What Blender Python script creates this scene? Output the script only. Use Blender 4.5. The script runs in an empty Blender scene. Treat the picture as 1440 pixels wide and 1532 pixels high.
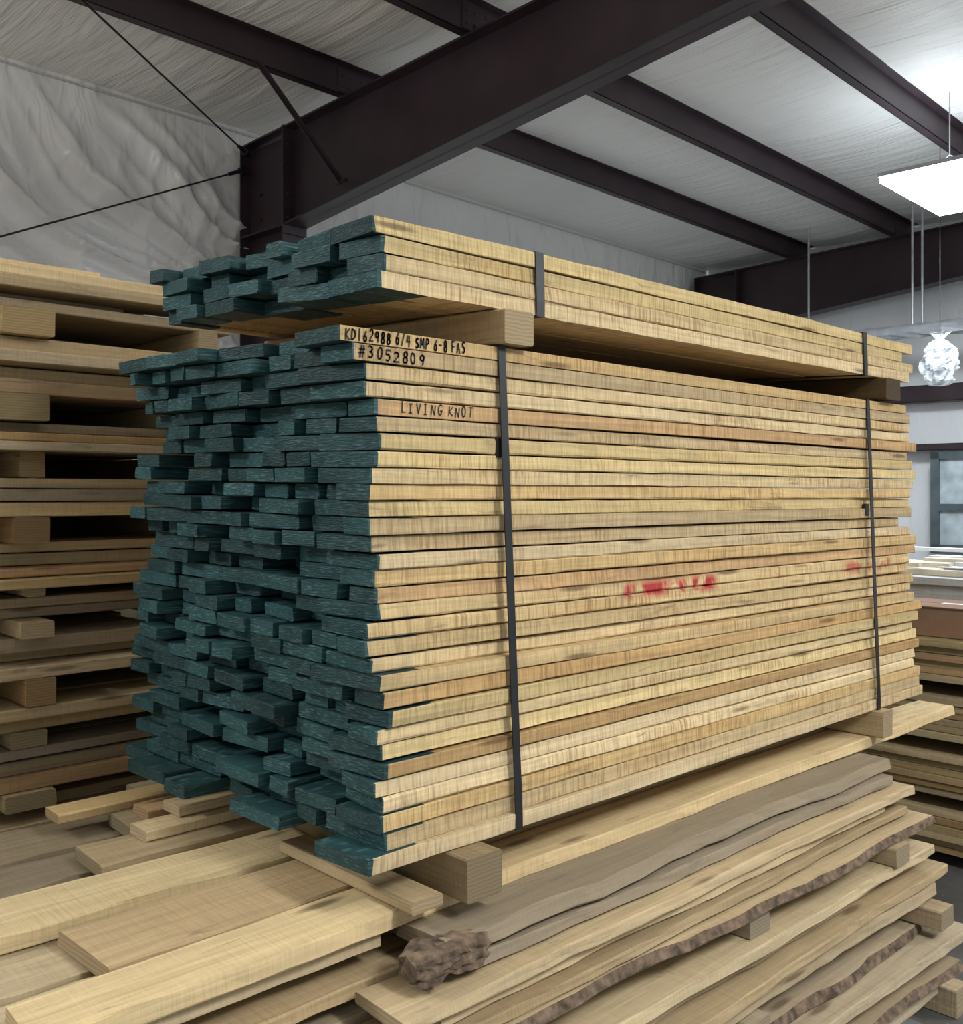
import bpy, bmesh, math, random
from mathutils import Vector, Matrix, noise
R=random.Random(7)
S=bpy.context.scene
S.view_settings.view_transform='Standard'
# ---------------------------------------------------------------- node helpers
class NT:
    def __init__(s,name):
        s.m=bpy.data.materials.new(name); s.m.use_nodes=True
        s.t=s.m.node_tree; s.t.nodes.clear()
        s.out=s.t.nodes.new('ShaderNodeOutputMaterial')
        s.b=s.t.nodes.new('ShaderNodeBsdfPrincipled')
        s.t.links.new(s.b.outputs[0],s.out.inputs[0])
    def n(s,k,**kw):
        x=s.t.nodes.new(k)
        for a,b in kw.items(): setattr(x,a,b)
        return x
    def l(s,a,b): s.t.links.new(a,b)
    def val(s,i,v):
        if isinstance(v,bpy.types.NodeSocket): s.l(v,i)
        else: i.default_value=v
    def math(s,op,a,b=0.0,clamp=False):
        x=s.n('ShaderNodeMath',operation=op); x.use_clamp=clamp
        s.val(x.inputs[0],a); s.val(x.inputs[1],b)
        return x.outputs[0]
    def mix(s,f,a,b,bt='MIX'):
        x=s.n('ShaderNodeMix',data_type='RGBA',blend_type=bt)
        s.val(x.inputs[0],f); s.val(x.inputs[6],a); s.val(x.inputs[7],b)
        return x.outputs[2]
    def coord(s):
        return s.n('ShaderNodeTexCoord').outputs['Object']
    def mapv(s,v,scale,rot=(0,0,0)):
        x=s.n('ShaderNodeMapping'); s.l(v,x.inputs[0])
        x.inputs['Scale'].default_value=scale; x.inputs['Rotation'].default_value=rot
        return x.outputs[0]
    def noise(s,v,scale=1,detail=3,w=None,rough=.5,dist=0):
        x=s.n('ShaderNodeTexNoise')
        if w is not None:   # decorrelate per board by offsetting the lookup
            a=s.n('ShaderNodeVectorMath',operation='ADD'); s.l(v,a.inputs[0]); s.l(w,a.inputs[1]); v=a.outputs[0]
        s.l(v,x.inputs['Vector'])
        x.inputs['Scale'].default_value=scale; x.inputs['Detail'].default_value=detail
        x.inputs['Roughness'].default_value=rough; x.inputs['Distortion'].default_value=dist
        return x.outputs['Fac']
    def rng(s,v,a,b,c=0.,d=1.):
        x=s.n('ShaderNodeMapRange'); s.l(v,x.inputs[0])
        for i,q in enumerate((a,b,c,d)): x.inputs[i+1].default_value=q
        return x.outputs[0]
    def scale(s,c,f):
        x=s.n('ShaderNodeVectorMath',operation='SCALE'); s.val(x.inputs[0],c); s.l(f,x.inputs['Scale']); return x.outputs[0]
    def bump(s,h,strength=.3,dist=.002):
        x=s.n('ShaderNodeBump'); s.l(h,x.inputs['Height'])
        x.inputs['Strength'].default_value=strength; x.inputs['Distance'].default_value=dist
        s.l(x.outputs[0],s.b.inputs['Normal'])
def wood(name,axis='x',saw=.55,red=False,grey=0.0,stn=.5,st0=.61,sawc=.09,warmth=.26):
    q=NT(name); co=q.coord()
    at=q.n('ShaderNodeAttribute'); at.attribute_name='tint'
    w=q.math('MULTIPLY',at.outputs['Alpha'],90.)
    def sc(a,b,c): return (a,b,c) if axis=='x' else (b,a,c)
    grain=q.noise(q.mapv(co,sc(2.2,55,80)),1,3,w,.65,.6)
    sawn=q.noise(q.mapv(co,sc(165,7,11),(0,.16,0) if axis=='x' else (0,0,0)),1,2,w,.7)
    patch=q.noise(q.mapv(co,sc(2.6,7,9)),1,2,w)
    stain=q.noise(q.mapv(co,sc(4,22,34)),1,4,w,.7,.8)
    c=at.outputs['Color']
    c=q.scale(c,q.rng(grain,.3,.7,.80,1.15))
    c=q.scale(c,q.rng(sawn,.3,.6,1+sawc,1-sawc))
    sm=q.math('MULTIPLY',q.rng(sawn,.49,.68),q.rng(patch,.42,.66,.06,1.))
    c=q.mix(q.math('MULTIPLY',sm,saw),c,(.19,.115,.052,1))
    c=q.mix(q.rng(stain,st0,st0+.12,0,stn),c,(.14,.105,.07,1))
    warm=q.rng(patch,.52,.72,0,warmth)
    c=q.mix(warm,c,(.50,.28,.10,1))
    vo=q.n('ShaderNodeTexVoronoi')
    a=q.n('ShaderNodeVectorMath',operation='ADD'); q.l(q.mapv(co,sc(2.2,10,17)),a.inputs[0]); q.l(w,a.inputs[1])
    q.l(a.outputs[0],vo.inputs['Vector']); vo.inputs['Scale'].default_value=1
    kn=q.rng(vo.outputs['Distance'],.07,.15,.7,0)
    c=q.mix(kn,c,(.10,.06,.035,1))
    if grey>0: c=q.mix(grey,c,(.25,.22,.18,1))
    if red:
        sp=q.n('ShaderNodeSeparateXYZ'); q.l(co,sp.inputs[0]); X,Y,Z=sp.outputs
        def band(v,a,b,e): return q.math('MULTIPLY',q.rng(v,a,a+e),q.rng(v,b-e,b,1,0))
        mx=q.math('ADD',band(X,.79,1.22,.03),q.math('MULTIPLY',band(X,1.92,2.28,.03),.7))
        sl=q.noise(q.mapv(co,(15,0,10),(0,.7,0)),1,3,None,.6,.8)
        mk=q.math('MULTIPLY',q.math('MULTIPLY',mx,band(Z,1.334,1.390,.018)),q.rng(sl,.42,.56,0,.92))
        c=q.mix(mk,c,(.38,.010,.03,1))
    q.l(c,q.b.inputs['Base Color'])
    q.b.inputs['Roughness'].default_value=.85
    q.b.inputs['Specular IOR Level'].default_value=.15
    q.bump(q.math('ADD',sawn,q.math('MULTIPLY',grain,.7)),.6,.0025)
    return q.m
def teal():
    q=NT('teal_end_sealer'); co=q.coord()
    at=q.n('ShaderNodeAttribute'); at.attribute_name='tint'
    w=q.math('MULTIPLY',at.outputs['Alpha'],60.)
    h=q.noise(q.mapv(co,(20,50,330),(.75,0,0)),1,1,w)
    h2=q.noise(q.mapv(co,(20,50,330),(-.7,0,0)),1,1,w)
    sel=q.rng(at.outputs['Alpha'],.45,.55)
    hh=q.math('ADD',q.math('MULTIPLY',h,sel),q.math('MULTIPLY',h2,q.math('SUBTRACT',1.,sel)))
    n=q.noise(co,14,3,w)
    c=q.mix(q.rng(n,.3,.7),(.013,.042,.046,1),(.023,.072,.078,1))
    c=q.mix(q.rng(hh,.56,.70,0,.6),c,(.095,.18,.185,1))
    c=q.scale(c,q.rng(q.math('FRACT',q.math('MULTIPLY',at.outputs['Alpha'],7.3)),0,1,.65,1.3))
    q.l(c,q.b.inputs['Base Color']); q.b.inputs['Roughness'].default_value=.55
    q.b.inputs['Specular IOR Level'].default_value=.3
    q.bump(hh,.8,.003)
    return q.m
def plain(name,col,rough=.6,metal=0,nz=6,var=.25,bump=0,em=0):
    q=NT(name); co=q.coord(); n=q.noise(co,nz,3)
    d=tuple(v*(1-var) for v in col)+(1,); b=tuple(min(1,v*(1+var)) for v in col)+(1,)
    c=q.mix(q.rng(n,.3,.7),d,b); q.l(c,q.b.inputs['Base Color'])
    q.b.inputs['Roughness'].default_value=rough; q.b.inputs['Metallic'].default_value=metal
    if bump: q.bump(n,bump,.01)
    return q.m
def vinyl(name,sc1,sc2,col,rough=.42,bs=.5,bd=.02,rot=(0,0,0),dirt=.12):
    q=NT(name); co=q.coord()
    a=q.noise(q.mapv(co,sc1,rot),1,2,None,.5,.6); b=q.noise(q.mapv(co,sc2,rot),1,2,None,.55,.8)
    big=q.noise(co,.6,2)
    c=q.mix(q.rng(big,.3,.7),tuple(v*.9 for v in col)+(1,),col+(1,))
    c=q.mix(q.rng(b,.55,.72,0,dirt),c,tuple(v*.6 for v in col)+(1,))
    q.l(c,q.b.inputs['Base Color']); q.b.inputs['Roughness'].default_value=rough
    q.bump(q.math('ADD',a,q.math('MULTIPLY',b,.45)),bs,bd)
    return q.m
M_main=wood('rough_sawn_maple','x',.70,red=True,sawc=.13,stn=.6,st0=.60)
M_wood=wood('rough_sawn_wood','x',.2,sawc=.03,warmth=.1)
M_woody=wood('rough_sawn_cross','y',.2,sawc=.03,warmth=.1)
M_old=wood('weathered_slab','x',.15,grey=.3,stn=.65,st0=.57,sawc=.03,warmth=.05)
M_teal=teal()
M_bark=plain('bark_edge',(.13,.09,.06),.95,nz=40,var=.65,bump=.9)
M_steel=plain('primer_steel',(.036,.021,.027),.45,.0,3,.25)
M_strap=plain('strap_steel',(.016,.017,.020),.4,.2,20,.2)
M_ink=plain('marker_ink',(.015,.013,.012),.7,0,50,.1)
M_galv=plain('galvanised',(.5,.52,.55),.4,.3,10,.15)
M_white=plain('white_paint',(.75,.76,.77),.5,0,3,.06)
M_ceil=vinyl('roof_insulation_vinyl',(7,1.0,1),(30,2.0,1),(.93,.925,.90),.42,.8,.035)
M_wallN=vinyl('wall_insulation_vinyl',(1.6,1,.8),(5,2,2.2),(.88,.88,.87),.22,.9,.10,(0,.35,0),.06)
M_wallE=vinyl('endwall_vinyl',(1,6,1.0),(3,14,3),(.88,.89,.90),.5,.4,.03)
# ---------------------------------------------------------------- mesh builder
class MB:
    def __init__(s): s.v=[];s.f=[];s.mi=[];s.c=[]
    def face(s,idx,m,c): s.f.append(idx); s.mi.append(m); s.c.append(c)
    def box(s,a,b,m=0,c=(.5,.5,.5,0)):
        k=len(s.v)
        for z in (a[2],b[2]):
            for p in ((a[0],a[1]),(b[0],a[1]),(b[0],b[1]),(a[0],b[1])): s.v.append((p[0],p[1],z))
        for q in ((0,3,2,1),(4,5,6,7),(0,1,5,4),(1,2,6,5),(2,3,7,6),(3,0,4,7)): s.face([k+i for i in q],m,c)
    def prism(s,poly,a0,a1,m=0,c=(.5,.5,.5,0)):   # poly in (y,z), extruded on x
        k=len(s.v); n=len(poly)
        for x in (a0,a1):
            for p in poly: s.v.append((x,p[0],p[1]))
        s.face([k+i for i in range(n)],m,c); s.face([k+n+i for i in range(n)][::-1],m,c)
        for i in range(n):
            j=(i+1)%n; s.face([k+i,k+n+i,k+n+j,k+j],m,c)
    def bar(s,p,q,w,h,m=0,c=(.5,.5,.5,0)):
        p=Vector(p);q=Vector(q);d=(q-p).normalized()
        u=d.cross(Vector((0,0,1)))
        if u.length<1e-4:u=Vector((1,0,0))
        u.normalize(); v=u.cross(d)
        k=len(s.v)
        for e in (p,q):
            for a,b in ((-1,-1),(1,-1),(1,1),(-1,1)): s.v.append(tuple(e+u*a*w/2+v*b*h/2))
        for t in ((0,1,2,3),(7,6,5,4),(0,4,5,1),(1,5,6,2),(2,6,7,3),(3,7,4,0)): s.face([k+i for i in t],m,c)
    def rod(s,p,q,r,m=0,n=10,c=(.5,.5,.5,0)):
        p=Vector(p);q=Vector(q);d=(q-p).normalized()
        u=d.orthogonal().normalized(); v=d.cross(u); k=len(s.v)
        for e in (p,q):
            for i in range(n):
                a=2*math.pi*i/n; s.v.append(tuple(e+u*math.cos(a)*r+v*math.sin(a)*r))
        for i in range(n):
            j=(i+1)%n; s.face([k+i,k+j,k+n+j,k+n+i],m,c)
        s.face([k+i for i in range(n)][::-1],m,c); s.face([k+n+i for i in range(n)],m,c)
    def board(s,x0,x1,y0,y1,z0,z1,mats=(0,0,0),tint=None,axis='x',seg=.22,ch=.002,jit=.0012,bow=.003,
              live=0.0,skew=0.0,roll=0.0,paint=None,zs=0.0,yaw=0.0,bowz=None,front=False):
        # mats: (faces, edges, ends)
        c=tint or (.6,.42,.2,R.random())
        L=x1-x0; n=max(2,int(L/seg)); xs=[x0+L*i/n for i in range(n+1)]
        if paint is not None:
            xs[1:1]=[x0+R.uniform(.002,.010),x0+R.uniform(.10,.14)]; n+=2
            if xs[3]<xs[2]: del xs[3]; n-=1
        yc=(y0+y1)/2; zc=(z0+z1)/2
        p1,p2,p3,p4=[R.uniform(0,6.28) for _ in range(4)]; f1=R.uniform(1.,2.4); f2=R.uniform(3,6)
        bz=bow*.35 if bowz is None else bowz
        k=len(s.v)
        for i,x in enumerate(xs):
            dy=bow*math.sin(f1*x+p1)+yaw*(x-x0); dz=bz*math.sin(f1*x+p2)+zs*(x-x0)
            la=live*(math.sin(f2*x+p3)+.5*math.sin(2.7*f2*x+p4)+R.uniform(-.35,.35)) if live else 0
            lb=live*(math.sin(f2*x+p4)+.5*math.sin(2.3*f2*x+p1)+R.uniform(-.35,.35)) if live else 0
            for (y,z,sd) in ((y0+ch,z0,0),(y1-ch,z0,1),(y1,z0+ch,1),(y1,z1-ch,1),(y1-ch,z1,1),(y0+ch,z1,0),(y0,z1-ch,0),(y0,z0+ch,0)):
                j=lambda:R.uniform(-jit,jit)
                yy=y+(la if sd==0 else lb)
                if live and z>zc: yy+= (live*.8 if sd==0 else -live*.8)
                xx=x
                if paint is None and i==0 or paint is not None and i<=1: xx+=skew*(y-yc)+R.uniform(-jit,jit)
                P=(xx,yy+dy+j(),z+dz+roll*(y-yc)+j()*.5)
                s.v.append(P if axis=='x' else (P[1],P[0],P[2]))
        for i in range(n):
            for e in range(8):
                g=(e+1)%8
                m=mats[1] if e in(1,2,3,5,6,7) else mats[0]
                if paint is not None:
                    if i==0: m=paint
                    elif i==1 and not(front and e in (5,6,7)): m=paint
                s.face([k+i*8+e,k+i*8+g,k+(i+1)*8+g,k+(i+1)*8+e],m,c)
        s.face([k+e for e in range(8)][::-1],mats[2] if paint is None else paint,c)
        s.face([k+n*8+e for e in range(8)],mats[2],c)
    def obj(s,name,mats,parent=None,mw=None,smooth=False):
        me=bpy.data.meshes.new(name); me.from_pydata(s.v,[],s.f)
        for m in mats: me.materials.append(m)
        me.polygons.foreach_set('material_index',s.mi)
        at=me.color_attributes.new('tint','FLOAT_COLOR','CORNER'); buf=[]
        for f,c in zip(s.f,s.c): buf+=list(c)*len(f)
        at.data.foreach_set('color',buf)
        bm=bmesh.new(); bm.from_mesh(me); bmesh.ops.recalc_face_normals(bm,faces=bm.faces); bm.to_mesh(me); bm.free()
        if smooth: me.polygons.foreach_set('use_smooth',[True]*len(me.polygons))
        o=bpy.data.objects.new(name,me); S.collection.objects.link(o)
        if mw: o.matrix_world=mw
        if parent: o.parent=parent
        return o
def empty(name):
    o=bpy.data.objects.new(name,None); S.collection.objects.link(o); o.empty_display_size=.1; return o
PAL=[(.62,.46,.24),(.58,.41,.195),(.68,.53,.31),(.53,.345,.16),(.62,.475,.265),(.65,.50,.25),(.54,.41,.235),(.57,.37,.19),(.64,.50,.30)]
def tint(k=1.,pal=PAL):
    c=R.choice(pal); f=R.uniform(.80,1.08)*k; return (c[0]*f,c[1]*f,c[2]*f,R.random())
# ---------------------------------------------------------------- camera
CX,CY,CZ=-1.1195,-1.515,1.6
cd=bpy.data.cameras.new('camera'); cam=bpy.data.objects.new('camera',cd); S.collection.objects.link(cam)
cam.location=(CX,CY,CZ); cam.rotation_euler=(math.pi/2,0,math.radians(46.6-90))
cd.sensor_fit='VERTICAL'; cd.sensor_height=24; cd.lens=24*1480/1532
cd.shift_y=(740-766)/1532
cd.clip_start=.02
S.camera=cam
# ---------------------------------------------------------------- banded packs
def hull(pts):
    pts=sorted(set(pts))
    def half(P):
        h=[]
        for p in P:
            while len(h)>1 and (h[-1][0]-h[-2][0])*(p[1]-h[-2][1])-(h[-1][1]-h[-2][1])*(p[0]-h[-2][0])<=0: h.pop()
            h.append(p)
        return h
    a=half(pts); b=half(pts[::-1]); return a[:-1]+b[:-1]
def strap(mb,pts,x,w=.021,m=0,lean=0.0):
    Hh=hull(pts); cy=sum(p[0] for p in Hh)/len(Hh); cz=sum(p[1] for p in Hh)/len(Hh); n=len(Hh)
    o=[];i_=[]
    for p in Hh:
        sy=1 if p[0]>cy else -1; sz=1 if p[1]>cz else -1
        i_.append((p[0]+sy*.0016,p[1]+sz*.0006)); o.append((p[0]+sy*.0042,p[1]+sz*.0026))
    k=len(mb.v)
    for xx in (-w/2,w/2):
        for L in (i_,o):
            for p in L: mb.v.append((x+xx+lean*(p[1]-cz),p[0],p[1]))
    for a in range(n):
        b=(a+1)%n; c=(.5,.5,.5,0)
        mb.face([k+a,k+b,k+n+b,k+n+a],m,c); mb.face([k+2*n+a,k+3*n+a,k+3*n+b,k+2*n+b],m,c)
        mb.face([k+n+a,k+n+b,k+3*n+b,k+3*n+a],m,c); mb.face([k+a,k+2*n+a,k+2*n+b,k+b],m,c)
def pack(rows,z0,pitch,tiltf,Wf,frontf,endf,xe=2.44,seed=1,fixed=(),thick=.0300):
    global R
    R=random.Random(seed); mb=MB(); pts=[]
    for k in range(rows):
        f=k/max(1,rows-1); z=z0+k*pitch; W=Wf(f); y=frontf(k); tl=tiltf(f); first=True
        while y<W-.05:
            w=R.uniform(.085,.20)
            if first: w=R.uniform(.10,.21)
            if y+w>W-.06: w=W-y+R.uniform(-.03,.02)
            yc=y+w/2; dz=tl*yc
            xs=endf(k) if first else endf(k)+R.choice((0,0,.010,-.012,.02,.035,-.015))+R.uniform(-.012,.016)
            if (not first) and R.random()<.10: xs+=R.uniform(.04,.10)
            fx=k in fixed and first
            t=thick+R.uniform(-.0016,.0018)
            xend=xe+R.uniform(-.05,.03)-(.05 if R.random()<.15 else 0)
            lv=R.uniform(.0015,.0035) if (first and not fx and R.random()<.4) else 0
            mb.board(xs,xend,y,y+w-R.choice((.001,.004,.014,.026)),z+dz,z+dz+t,(0,0,1),tint(),'x',.08 if first else .25,
                     .0008 if fx else R.uniform(.001,.0045),.0002 if fx else .0016,0 if fx else R.uniform(.001,.004),live=lv,
                     skew=R.uniform(-.12,.12),roll=tl+R.uniform(-.016,.016)*(0 if first else 1),paint=1,bowz=.0009,front=first)
            pts+=[(y,z+dz-w/2*tl),(y,z+dz-w/2*tl+t),(y+w,z+dz+w/2*tl),(y+w,z+dz+w/2*tl+t)]
            y+=w+R.choice((0,0,.002,.008,.018)); first=False
    return mb,pts
NR=31; P=(1.920-.892)/NR
RJ=random.Random(3); FR=[]; EN=[]
for k in range(NR):
    fr=RJ.uniform(-.004,.009); en=.024+RJ.uniform(-.012,.012)
    if k<11: fr-=.022; en+=.006
    if k<3: fr-=.008
    if k==0: fr-=.01; en=-.02
    if k in (5,8): fr-=.008
    if k>=NR-2: fr=0; en=-.046 if k==NR-1 else -.02
    if k==NR-3: fr=0.002; en=.0
    if k==NR-5: fr=0.0
    FR.append(fr); EN.append(en)
mb,pts=pack(NR,.892,P,lambda f:.026*f,lambda f:1.12-.15*f,lambda k:FR[k],lambda k:EN[k],seed=11,fixed=(NR-1,NR-2,NR-5))
low=empty('banded_lumber_pack')
mb.obj('boards',[M_main,M_teal],low)
sb=MB()
strap(sb,pts,.375,lean=-.012); strap(sb,pts,2.08,lean=.006)
for x,z in ((.372,1.70),(2.08,1.55)):
    sb.box((x-.014,FR[20]-.012,z-.02),(x+.014,FR[20]-.001,z+.02))
sb.obj('steel_straps',[M_strap],low)
# hand lettering in single strokes
def arc(cx,cy,rx,ry,a0,a1,n=8): return [(cx+rx*math.cos(math.radians(a0+(a1-a0)*i/n)),cy+ry*math.sin(math.radians(a0+(a1-a0)*i/n))) for i in range(n+1)]
G={'K':[[(0,0),(0,1)],[(.6,1),(0,.45),(.65,0)]],'D':[[(0,0),(0,1)]+arc(.05,.5,.6,.5,90,-90)],'1':[[(.3,0),(.3,1)]],
'6':[[(.5,1),(.12,.5)]+arc(.33,.28,.25,.28,150,-210,12)],'2':[arc(.3,.72,.27,.27,160,-40)+[(0,0),(.65,0)]],'9':[arc(.3,.7,.26,.28,0,360,12)+[(.5,0)]],
'8':[arc(.3,.25,.27,.25,90,450,12),arc(.3,.75,.22,.25,-90,270,12)],'/':[[(.1,.0),(.5,1)]],'4':[[(.1,1),(0,.45),(.6,.45)],[(.45,1),(.45,0)]],
'S':[arc(.3,.75,.25,.24,40,270)+arc(.3,.25,.26,.25,90,-140)],'M':[[(0,0),(.08,1),(.35,.35),(.65,1),(.75,0)]],'P':[[(0,0),(0,1)]+arc(.05,.73,.5,.27,90,-90)],
'-':[[(.1,.5),(.5,.5)]],'F':[[(.6,1),(0,1),(0,0)],[(0,.52),(.45,.52)]],'A':[[(0,0),(.3,1),(.65,0)],[(.1,.38),(.55,.38)]],
'#':[[(.15,0),(.25,1)],[(.45,0),(.55,1)],[(0,.35),(.65,.38)],[(.02,.68),(.68,.7)]],'3':[arc(.25,.75,.27,.25,130,-90)+arc(.25,.25,.3,.25,90,-130)],
'0':[arc(.3,.5,.27,.5,90,450,12)],'5':[[(.6,1),(.1,1),(.08,.58)]+arc(.27,.3,.28,.3,110,-130)],'L':[[(0,1),(0,0),(.5,0)]],'I':[[(.2,0),(.2,1)],[(.0,1),(.4,1)],[(0,0),(.4,0)]],
'V':[[(0,1),(.3,0),(.6,1)]],'N':[[(0,0),(0,1),(.55,0),(.58,1)]],'G':[arc(.35,.5,.32,.5,50,300)+[(.62,.4),(.35,.4)]],'O':[arc(.3,.5,.3,.5,90,450,12)],'T':[[(.3,0),(.3,1)],[(0,1),(.65,1)]]}
ink=MB()
def write(txt,x,z,w,h,lw=.0034,y=-.0014,seed=1):
    r=random.Random(seed); adv=w/len(txt); cx=x
    for ch in txt:
        if ch!=' ':
            sc=h*r.uniform(.88,1.1); oz=r.uniform(-.08,.1)*h; sl=r.uniform(-.02,.18)
            for st in G[ch]:
                P_=[(cx+(p[0]*1.15+p[1]*sl)*adv*.78,z+oz+p[1]*sc) for p in st]
                for a,b in zip(P_[:-1],P_[1:]):
                    dx,dz=b[0]-a[0],b[1]-a[1]; L=math.hypot(dx,dz) or 1e-6; ux,uz=dx/L,dz/L; nx,nz=-uz*lw/2,ux*lw/2
                    a2=(a[0]-ux*lw*.35,a[1]-uz*lw*.35); b2=(b[0]+ux*lw*.35,b[1]+uz*lw*.35); k=len(ink.v)
                    for p,s_ in ((a2,1),(a2,-1),(b2,-1),(b2,1)): ink.v.append((p[0]+nx*s_,y,p[1]+nz*s_))
                    ink.face([k,k+1,k+2,k+3],0,(0,0,0,0))
        cx+=adv*(.62 if ch==' ' else r.uniform(.95,1.08))
zt=.892+(NR-1)*P
write('KD162988 6/4 SMP 6-8 FAS',-.036,zt+.005,.325,.021,seed=4)
write('#3052809',-.006,zt-P+.006,.165,.021,seed=5)
write('LIVING KNOT',.098,zt-4*P+.006,.20,.020,.0024,seed=6)
ink.obj('marker_lettering',[M_ink],low)
# upper pack
UF=[-.004,.0,.004,.0]
mb2,pts2=pack(4,1.998,.0352,lambda f:.050,lambda f:.955,lambda k:UF[k],lambda k:[.045,.05,.05,.04][k],seed=23,thick=.0325)
up=empty('banded_lumber_pack.001'); mb2.obj('boards',[M_main,M_teal],up)
sb=MB(); strap(sb,pts2,.487,.026); strap(sb,pts2,2.06,.024); sb.obj('steel_straps',[M_strap],up)
R=random.Random(99)
def endgrain():
    q=NT('end_grain'); co=q.coord(); at=q.n('ShaderNodeAttribute'); at.attribute_name='tint'
    w=q.n('ShaderNodeTexWave'); w.wave_type='RINGS'; q.l(q.mapv(co,(1,.3,1.3)),w.inputs[0]); w.inputs['Scale'].default_value=30; w.inputs['Distortion'].default_value=3.5
    q.l(q.scale(at.outputs['Color'],q.rng(w.outputs['Fac'],0,1,.60,.78)),q.b.inputs['Base Color']); q.b.inputs['Roughness'].default_value=.9
    return q.m
M_endg=endgrain()
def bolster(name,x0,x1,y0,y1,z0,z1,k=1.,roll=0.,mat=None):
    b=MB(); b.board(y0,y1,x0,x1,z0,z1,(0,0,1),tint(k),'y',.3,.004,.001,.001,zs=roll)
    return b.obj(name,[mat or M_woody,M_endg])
bolster('wood_bolster',.35,.44,-.03,.93,1.9215,1.994,.95,.040)
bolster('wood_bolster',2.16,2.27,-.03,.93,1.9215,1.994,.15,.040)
bolster('wood_bolster',.18,.275,-.10,1.10,.803,.8905,.55)
bolster('wood_bolster',2.05,2.12,-.07,1.10,.803,.8905,.9)
# ---------------------------------------------------------------- slab pile under pack
pile=empty('slab_lumber_pile')
DK=[(.47,.37,.235),(.43,.335,.21),(.40,.32,.215),(.51,.40,.25),(.38,.30,.20),(.46,.38,.26)]
LP=[(.58,.45,.27),(.54,.41,.235),(.60,.48,.30),(.50,.38,.22),(.55,.44,.27)]
pb=MB()
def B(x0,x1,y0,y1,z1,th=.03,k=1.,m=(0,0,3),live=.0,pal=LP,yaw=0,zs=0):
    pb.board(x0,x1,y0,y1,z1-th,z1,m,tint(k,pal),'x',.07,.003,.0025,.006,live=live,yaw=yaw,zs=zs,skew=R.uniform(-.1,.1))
zt=.80
B(-.60,2.75,-.02,.125,zt,.034,1.05,live=.003,pal=[(.60,.46,.255)])
B(-.43,2.45,.14,.35,zt,.03,.85,live=.003,pal=[(.56,.41,.23)])
B(-2.3,2.3,.37,.56,zt,.032,.95,live=.005,pal=[(.60,.47,.265)])
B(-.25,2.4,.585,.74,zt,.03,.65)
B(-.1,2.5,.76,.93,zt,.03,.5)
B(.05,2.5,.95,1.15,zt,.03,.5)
z=zt-.037
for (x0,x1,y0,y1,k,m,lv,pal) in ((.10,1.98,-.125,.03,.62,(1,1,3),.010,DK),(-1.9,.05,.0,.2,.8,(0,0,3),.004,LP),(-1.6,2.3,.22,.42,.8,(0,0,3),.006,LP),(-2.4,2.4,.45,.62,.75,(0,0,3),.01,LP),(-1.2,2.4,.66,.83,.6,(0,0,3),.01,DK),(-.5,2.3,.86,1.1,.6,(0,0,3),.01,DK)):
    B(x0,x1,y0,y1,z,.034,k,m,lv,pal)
layers=[ # z_top, thickness, front y, near x, far x
 (.722,.028,-.15,.20,1.90),(.690,.028,-.19,-.10,1.98),(.658,.026,-.17,.0,1.86),(.628,.024,-.20,-.22,1.95),(.600,.026,-.22,-.1,2.02),
 (.515,.030,-.25,-.12,2.06),(.482,.034,-.22,-.30,1.95),(.445,.028,-.27,-.05,2.12),(.414,.04,-.24,-.35,2.0),
 (.310,.030,-.27,-.4,1.96),(.277,.030,-.31,-.25,2.10),(.244,.035,-.28,-.5,1.9),(.205,.03,-.33,-.3,2.0),(.172,.065,-.29,-.3,1.88)]
for i,(z1,th,yf,xa,xb) in enumerate(layers):
    y=yf
    while y<1.1:
        w=R.uniform(.15,.27)
        first=y==yf
        mm=R.choice(((0,0,3),(0,0,3),(0,0,3),(0,0,3),(1,1,3),(1,1,3),(0,2,3)))
        B(xa+R.uniform(-.08,.08)-(0 if first else R.uniform(.1,1.3)),xb+R.uniform(-.06,.06),y,y+w,z1,th-.003,R.uniform(.75,1.02),mm,.010 if mm[1]==2 else .0045,DK if R.random()<.5 else LP,yaw=R.uniform(-.014,.014) if first else 0)
        y+=w+.02
for (x0,z0,z1,yf) in ((.02,.517,.573,-.20),(1.0,.517,.573,-.22),(1.72,.517,.573,-.26),(-.1,.312,.37,-.26),(.9,.312,.37,-.28),(1.86,.312,.37,-.33),(.0,0.,.105,-.30),(2.0,0,.085,-.32),(1.0,0,.105,-.30)):
    pb.board(yf,1.1,x0,x0+.09,z0,z1,(4,4,3),tint(.85,DK),'y',.3,.004,.001,.001)
pb.obj('slabs',[M_wood,M_old,M_bark,M_endg,M_woody],pile)
cb=MB()
n1,n2=40,26
for i in range(n1+1):
    t=i/n1
    for j in range(n2):
        a=2*math.pi*j/n2; r=.040*(math.sin(math.pi*min(1,.12+t*.7))**.25)*(1 if i else .9)
        ca,sa=math.cos(a),math.sin(a); sq=1/max(abs(ca),abs(sa))**.75
        d=1+.22*noise.noise(Vector((ca*1.6,sa*1.6,t*3)))+.22*noise.noise(Vector((ca*6,sa*6,t*7)))+.10*noise.noise(Vector((ca*14,sa*14,t*10)))
        cb.v.append((.02+.17*t+.012*noise.noise(Vector((ca*3,sa*3,1))),-.115+ca*r*d*sq*1.05,.735+sa*r*d*sq*.72))
for i in range(n1):
    for j in range(n2): cb.face([i*n2+j,i*n2+(j+1)%n2,(i+1)*n2+(j+1)%n2,(i+1)*n2+j],0,(.3,.2,.1,0))
cb.face(list(range(n2)),0,(0,0,0,0)); cb.face([n1*n2+j for j in range(n2)][::-1],0,(0,0,0,0))
cb.obj('burl_slab_end',[M_bark],pile)
bolster('wood_bolster',.07,.15,-.065,.4,.8015,.826,.95)
tb=MB()
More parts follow.
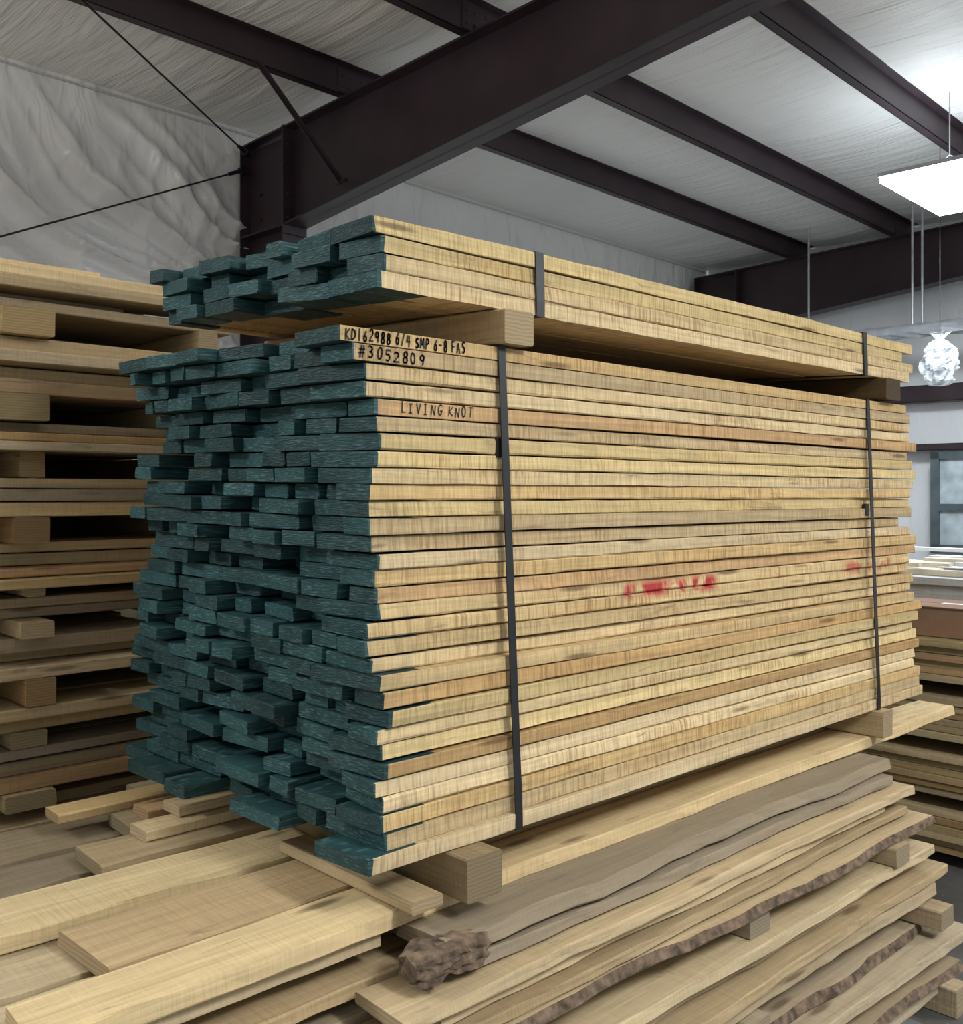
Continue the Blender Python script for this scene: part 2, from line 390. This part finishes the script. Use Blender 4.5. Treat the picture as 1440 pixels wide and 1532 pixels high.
for (x0,y0,zz,L) in ((-.12,.66,.802,.9),(-.05,.80,.802,.9),(-.22,.92,.802,.8),(-.02,.70,.828,.7)):
    tb.board(x0,x0+L,y0,y0+.085,zz,zz+.024,(0,0,1),tint(.85),'x',.3,.003,.001,.002)
tb.obj('short_stickers',[M_wood,M_endg],pile)
# ---------------------------------------------------------------- left stack
def stack_left():
    e=empty('stickered_lumber_stack'); b=MB(); Y0=1.62; z=.0
    while z<2.16:
        hs=R.choice((.03,.05,.08,.08))
        b.board(-3.2,.3,Y0+1.5,Y0+1.7,z,z+hs,(0,0,2),tint(.5),'x',.5,.003,.001,.001)
        for x in (-2.6,-1.5,-.75,-.1,.45):
            yo=R.uniform(-.10,.02)
            b.board(Y0+yo,Y0+1.48,x+R.uniform(-.05,.05),x+.1,z,z+hs,(3,3,2),tint(R.uniform(.6,.95)),'y',.5,.004,.001,.001)
        z+=hs+.001
        for r in range(R.choice((2,3,3,4))):
            y=Y0+R.choice((-.06,-.02,0,.03,.07)); t=R.choice((.026,.03,.036,.044)); xe=.66+R.uniform(-.3,.1)
            k0=0
            while y<Y0+1.9:
                w=R.uniform(.13,.28) if k0<3 else .5
                mm=R.choice(((0,0,2),(0,0,2),(1,1,2)))
                b.board(-3.2+R.uniform(-.2,.2),xe+R.uniform(-.12,.1),y,y+w,z,z+t,mm,
                        tint(R.uniform(.7,1.08),PAL+DK[:3]),'x',.3,.003,.0015,.004,yaw=R.uniform(-.008,.008) if k0==0 else 0,bowz=.001)
                y+=w+.01; k0+=1
            z+=t+.003
            if z>2.24: break
    b.board(-3.1,.55,Y0-.02,Y0+.3,z+.002,z+.035,(0,0,2),tint(1.1),'x',.3,.003,.0015,.01,yaw=.01)
    b.board(-3.1,.2,Y0+.1,Y0+.4,z+.038,z+.065,(0,0,2),tint(1.1),'x',.3,.003,.0015,.01,yaw=-.01)
    b.obj('boards',[M_wood,M_old,M_endg,M_woody],e)
R=random.Random(5); stack_left()
def stack_right():
    e=empty('stickered_lumber_stack.001'); b=MB(); z=0.; X0=3.22
    while z<.96:
        for y in (-1.3,-.1,1.0,2.1):
            b.board(X0-.02,X0+1.,y,y+.09,z,z+.06,(3,3,2),tint(.8),'x',.3,.004,.001,.001)
        z+=.061
        for r in range(6):
            x=X0+R.uniform(-.015,.02); t=.029
            while x<X0+.9:
                w=R.uniform(.13,.25); b.board(-1.6+R.uniform(-.1,.1),2.4+R.uniform(-.1,.1),x,x+w,z,z+t,(1,1,2),tint(R.uniform(.6,.85)),'y',.3,.002,.001,.003,bowz=.001); x+=w+.006
            z+=t+.0015
            if z>1.0: break
    b.obj('boards',[M_wood,M_woody,M_endg,M_woody],e); return z
zr=stack_right()
M_card=plain('cardboard',(.30,.17,.10),.85,0,10,.12)
cb=MB(); cb.box((3.3,.0,zr+.002),(3.62,.5,zr+.13)); cb.box((3.29,-.01,zr+.13),(3.455,.51,zr+.134)); cb.box((3.465,-.01,zr+.13),(3.63,.51,zr+.134)); cb.box((3.44,.2,zr+.1345),(3.48,.3,zr+.1355),1)
cb.obj('cardboard_carton',[M_card,M_white])
wb=MB()
wb.box((4.7,-.6,1.08),(6.2,3.2,1.12),1)
for x in (4.75,6.07):
    for y in (-.55,1.3,3.1): wb.box((x,y,0),(x+.08,y+.08,1.08),1)
wb.box((4.75,-.5,.95),(4.79,3.15,1.08),1)
wbo=empty('workbench'); wb.obj('bench_frame',[M_white,M_woody],wbo)
wb=MB(); zz=1.121
M_pale=plain('pale_trim_wood',(.62,.55,.42),.7,0,8,.2)
for i in range(26):
    x=R.uniform(4.72,5.9); y=R.uniform(-.4,2.6); h=.012+R.random()*.03
    wb.board(y,y+R.uniform(.15,.8),x,x+R.uniform(.03,.2),zz+ (i%3)*.045,zz+(i%3)*.045+h,(i%2,i%2,i%2),(.85,.8,.7,R.random()),'y',.3,.002,.001,.001)
wb.obj('trim_pieces',[M_white,M_pale],wbo)
# ---------------------------------------------------------------- building (own axes)
BW=Matrix.Translation((CX,CY,0))@Matrix.Rotation(math.radians(2.4),4,'Z')
H=CZ
def roof(b): return 3.0+.03*(7-b)
A0,A1,B0,B1=-3.5,11.6,-4.,7.0
def grid(name,fn,nu,nv,mat):
    b=MB()
    for i in range(nu+1):
        for j in range(nv+1): b.v.append(fn(i/nu,j/nv))
    for i in range(nu):
        for j in range(nv):
            k=i*(nv+1)+j; b.face([k,k+1,k+nv+2,k+nv+1],0,(.5,.5,.5,0))
    return b.obj(name,[mat],None,BW,True)
PUR=[5.6,4.356,2.966,1.55,.15,-1.25,-2.65]
edges=[7.12]+PUR+[-4]
def ceilf(u,v):
    a=A0+(A1+.1-A0)*u
    x=v*(len(edges)-1); i=min(len(edges)-2,int(x)); t=x-i; b=edges[i]*(1-t)+edges[i+1]*t
    e=math.sin(math.pi*t)
    n=noise.noise(Vector((a*3.2,b*.7,0)))*.016+noise.noise(Vector((a*10,b*1.5,3)))*.008
    return (a,b,H+roof(b)+.004-.04*e+n*min(1,e*2))
grid('ceiling',ceilf,420,8*12,M_ceil)
def wn(u,v):
    a=A0+(A1-A0)*u; z=v*(H+roof(7)+.01)
    # folds sweep down and away from the top of the column
    wa=a+.5*noise.noise(Vector((a*.7,z*.7,11))); wz=z+.4*noise.noise(Vector((a*.8,z*.8,21)))
    ra=math.hypot(wa-4.6,wz-5.4)
    f1=1-abs(noise.noise(Vector((ra*2.6,wz*.35,1))))*2
    f2=1-abs(noise.noise(Vector((wa*3.4,wz*.5,4))))*2
    f3=1-abs(noise.noise(Vector((ra*7,wa*1.5,7))))*2
    near=min(1,max(0,(wa-.6)/2.4)) if a<4.5 else .25
    d=near*(.115*max(0,f1)**2+.045*max(0,f3)**2)+(1-near)*.06*max(0,f2)**2+.03*max(0,f2)**2
    fade=min(1,max(0,(4.5-z)/.5))
    if a>4.5: d*=.45
    return (a,7.08-d*(.15+.85*fade),z)
grid('wall_north',wn,760,190,M_wallN)
def we(u,v):
    b=B0+(7.1-B0)*u; z=v*(H+roof(b))
    return (11.62+noise.noise(Vector((b*3,z*.6,2)))*.015,b,z)
grid('wall_east',we,120,40,M_wallE)
q=NT('concrete_floor'); co=q.coord()
n1=q.noise(co,1.3,5,None,.65,.5); n2=q.noise(co,22,3)
c=q.mix(q.rng(n1,.35,.7),(.085,.085,.082,1),(.19,.185,.175,1)); c=q.mix(q.rng(n2,.4,.7,0,.35),c,(.07,.068,.065,1))
vv=q.noise(co,45,2); c=q.mix(q.rng(vv,.70,.74,0,.8),c,(.40,.32,.2,1))
q.l(c,q.b.inputs['Base Color']); q.b.inputs['Roughness'].default_value=.55; q.bump(n2,.15,.004)
fb=MB(); fb.box((A0,B0,-.12),(A1+.3,B1+.3,0)); fb.obj('floor',[q.m],None,BW)
for i,b0 in enumerate(PUR):
    p=MB(); zt_=H+roof(b0); zb=zt_-.2
    p.box((A0,b0-.004,zb),(11.55,b0+.004,zt_)); p.box((A0,b0-.004,zb),(11.55,b0+.07,zb+.005)); p.box((A0,b0+.065,zb),(11.55,b0+.07,zb+.022))
    p.box((A0,b0-.07,zt_-.005),(11.55,b0,zt_))
    for a in (4.46,11.2):
        p.box((a-.16,b0-.012,zb+.01),(a+.16,b0-.004,zt_-.02))
        for s in (-.12,-.05,.05,.12):
            for h in (.05,.13): p.rod((a+s,b0-.02,zb+h),(a+s,b0-.012,zb+h),.012,0,6)
    p.obj('roof_purlin',[M_steel],None,BW)
zt_=H+roof(7)
M_seam=plain('seam_tape',(.55,.55,.54),.4,0,4,.1)
p=MB(); p.box((A0,7.035,zt_-.055),(11.5,7.045,zt_-.04)); p.obj('trim_1',[M_seam],None,BW)
def frame(a):
    r=MB(); top=lambda b:H+roof(b)-.2
    bot=[(6.36,H+2.06),(2.5,H+2.44),(-4,H+2.62)]
    r.prism([(6.36,bot[0][1]),(6.36,top(6.36)),(-4,top(-4)),(-4,bot[2][1]),(2.5,bot[1][1])],a-.005,a+.005)
    for p_,q_ in zip(bot[:-1],bot[1:]):
        r.prism([p_,q_,(q_[0],q_[1]+.014),(p_[0],p_[1]+.014)],a-.1,a+.1)
    r.prism([(6.95,top(6.95)),(-4,top(-4)),(-4,top(-4)-.014),(6.95,top(6.95)-.014)],a-.1,a+.1)
    r.prism([(6.36,H+2.0),(6.34,H+2.0),(6.34,top(6.3)),(6.36,top(6.3))],a-.11,a+.11)
    for b in (2.2,2.22): r.box((a-.1,b,H+2.45),(a+.1,b+.012,top(b)))
    for h in (2.12,2.3,2.5,2.68):
        for s in (-.07,.07): r.rod((a+s,6.31,H+h),(a+s,6.34,H+h),.014,0,6)
    c=r
    c.box((a-.005,6.37,0),(a+.005,6.95,H+2.78))
    c.box((a-.1,6.36,.0),(a+.1,6.375,H+2.8)); c.box((a-.1,6.94,0),(a+.1,6.955,H+2.8)); c.box((a-.1,6.37,H+2.06),(a+.1,6.95,H+2.075)); c.box((a-.13,6.3,0),(a+.13,7.0,.02))
    for s in (-.06,.06):
        for h in (2.2,2.4): c.rod((a-.03,6.6+s*3,H+h),(a,6.6+s*3,H+h),.012,0,6)
    c.obj('steel_portal_frame',[M_steel],None,BW)
frame(4.46); frame(11.2)
fbm=MB(); fbm.bar((3.64,5.6,H+2.86),(4.38,5.66,H+2.24),.05,.006); fbm.bar((3.64,5.6,H+2.86),(4.38,5.66,H+2.24),.006,.05); fbm.rod((4.38,5.6,H+2.24),(4.38,5.7,H+2.24),.014); fbm.obj('flange_brace',[M_steel],None,BW)
for i,(p_,q_) in enumerate((((4.36,6.85,H+2.72),(-2.2,2.27,H+2.95)),((4.36,6.88,H+2.6),(-3.4,6.88,H-1.06)))):
    x=MB(); P0=Vector(p_);Q0=Vector(q_); d=(Q0-P0).normalized(); x.rod(p_,q_,.007)
    x.rod(P0+d*.05,P0+d*.16,.016,0,6); x.rod(P0,P0+d*.05,.03,0,10)
    x.obj('rod_brace',[M_strap],None,BW)
for i,h in enumerate((1.13,.53)):
    g=MB(); th=.19 if i==0 else .07
    g.box((11.38,-4,H+h-th/2),(11.39,6.9,H+h+th/2)); g.box((11.38,-4,H+h-th/2),(11.58,6.9,H+h-th/2+.01)); g.box((11.38,-4,H+h+th/2-.01),(11.58,6.9,H+h+th/2))
    g.obj('wall_girt',[M_steel],None,BW)
d=MB()
def blobrod(mb,p,q,r,n=60,k=14):
    p=Vector(p);q=Vector(q);dd=(q-p).normalized();u=dd.orthogonal().normalized();v=dd.cross(u);s=len(mb.v)
    for i in range(n+1):
        c=p.lerp(q,i/n)
        for j in range(k):
            a=2*math.pi*j/k; rr=r*(1+.35*noise.noise(Vector((i*.7,j*.9,1)))); mb.v.append(tuple(c+u*math.cos(a)*rr+v*math.sin(a)*rr))
    for i in range(n):
        for j in range(k):
            mb.face([s+i*k+j,s+i*k+(j+1)%k,s+(i+1)*k+(j+1)%k,s+(i+1)*k+j],0,(.5,.5,.5,0))
    mb.face([s+j for j in range(k)][::-1],0,(.5,.5,.5,0)); mb.face([s+n*k+j for j in range(k)],0,(.5,.5,.5,0))
blobrod(d,(10.6,-2,H+1.72),(10.6,5.6,H+1.72),.075)
for b in (3.9,4.0,5.15): d.rod((10.6,b,H+1.72),(10.6,b,H+roof(b)-.04),.012)
d.obj('wrapped_duct_pipe',[M_galv],None,BW)
# crumpled clear bag over an unlit lamp
q=NT('clear_plastic_wrap'); q.b.inputs['Base Color'].default_value=(.55,.58,.60,1); q.b.inputs['Roughness'].default_value=.25
q.b.inputs['Alpha'].default_value=.5; q.b.inputs['Specular IOR Level'].default_value=.3; q.bump(q.noise(q.coord(),16,3),.6,.02); M_clear=q.m
b=MB(); n=32; loc=(9.0,3.16,H+1.20)
prof=[(.0,-.25),(.09,-.24),(.13,-.20),(.15,-.10),(.145,0),(.12,.08),(.07,.13),(.028,.155),(.06,.19),(.09,.22)]
pf=[]
for (r0,z0_),(r1,z1_) in zip(prof[:-1],prof[1:]):
    for t in (0,.2,.4,.6,.8): pf.append((r0+(r1-r0)*t,z0_+(z1_-z0_)*t))
pf.append(prof[-1])
for i,(r,z_) in enumerate(pf):
    for j in range(n):
        a=2*math.pi*j/n; N=noise.noise(Vector((math.cos(a)*2.4,math.sin(a)*2.4,z_*9))); N2=abs(noise.noise(Vector((math.cos(a)*6,math.sin(a)*6,z_*16+4))))
        rr=r*(1+.45*N-.45*N2); b.v.append((loc[0]+rr*math.cos(a),loc[1]+rr*math.sin(a),loc[2]+z_+N*.015))
for i in range(len(pf)-1):
    for j in range(n): b.face([i*n+j,i*n+(j+1)%n,(i+1)*n+(j+1)%n,(i+1)*n+j],0,(.5,.5,.5,0))
b.rod((loc[0],loc[1],loc[2]+.02),(loc[0],loc[1],loc[2]+.17),.03,2,12)
b.rod((loc[0],loc[1],loc[2]-.12),(loc[0],loc[1],loc[2]+.02),.045,2,12)
b.rod((loc[0],loc[1],loc[2]+.17),(loc[0],loc[1],H+roof(loc[1])-.03),.0035,1,6)
b.obj('plastic_wrapped_lamp',[M_clear,M_strap,M_galv],None,BW,False)
w=MB()
def W(b0,b1,z0,z1,m=0,a=11.30,t=.06): w.box((a,b0,z0),(a+t,b1,z1),m)
zb0,zb1=.95,H+.47
W(2.2,2.29,zb0,zb1);W(3.98,4.07,zb0,zb1);W(2.2,4.07,zb1-.08,zb1);W(2.2,4.07,zb0,zb0+.1);W(3.1,3.15,zb0,zb1);W(2.2,4.0,1.42,1.5)
W(2.28,4.0,zb0,zb1,1,11.34,.01)
w.obj('window_1',[plain('window_frame_paint',(.09,.12,.13),.5),plain('window_glass',(.50,.58,.62),.1)],None,BW)
# ---------------------------------------------------------------- light fixtures: one in view, the rest added out of view
M_led=NT('led_panel'); M_led.b.inputs['Emission Color'].default_value=(.82,.92,1,1); M_led.b.inputs['Emission Strength'].default_value=18; M_led.b.inputs['Base Color'].default_value=(.8,.8,.8,1); M_led=M_led.m
def fixture(a,b,h,power,up_=0,wa=.24,wb_=.6,col=(1.,.99,.965)):
    e=empty('high_bay_or_fill_light'); f=MB(); z=H+h
    f.box((a-wa,b-wb_,z),(a+wa,b+wb_,z+.03)); f.prism([(b-wb_*.6,z+.03),(b+wb_*.6,z+.03),(b+wb_*.4,z+.07),(b-wb_*.4,z+.07)],a-.1,a+.1)
    f.box((a-wa+.01,b-wb_+.01,z-.04),(a+wa-.01,b+wb_-.01,z),1)
    for s in (-.3,.3): f.rod((a,b+s,z+.03),(a,b,z+.25),.004)
    f.rod((a,b,z+.25),(a,b,H+roof(b)-.04),.005)
    f.obj('fixture_body',[M_galv,M_led],None,BW).parent=e
    def ar(pw,zz,flip,nm,sx,sy):
        l=bpy.data.lights.new(nm,'AREA'); l.shape='RECTANGLE'; l.size=sx; l.size_y=sy; l.energy=pw; l.color=col
        o=bpy.data.objects.new(nm,l); S.collection.objects.link(o)
        o.matrix_world=BW@Matrix.Translation((a,b,zz))@(Matrix.Rotation(math.pi,4,'X') if flip else Matrix.Identity(4)); o.parent=e
    ar(power,z-.05,False,'led_area',wa*2-.04,wb_*2-.04)
    if up_: ar(up_,z+.075,True,'ceiling_fill_light',wa*2,wb_*2)  # added upward fill, there to brighten the ceiling and wall
fixture(7.95,2.72,2.36,165,11,.62,.30,(.85,.93,1.))
fixture(1.6,-1.9,2.1,130,135)  # added fixture out of view, lights the packs and ceiling
fixture(6.2,-2.0,2.1,125,85)  # added fixture out of view on the right, fill only
fixture(-1.8,3.6,1.8,75,140)  # added fixture out of view on the left, brightens wall and ceiling
wd=bpy.data.worlds.new('world'); S.world=wd; wd.use_nodes=True
wd.node_tree.nodes['Background'].inputs[0].default_value=(.93,.965,1,1); wd.node_tree.nodes['Background'].inputs[1].default_value=.60
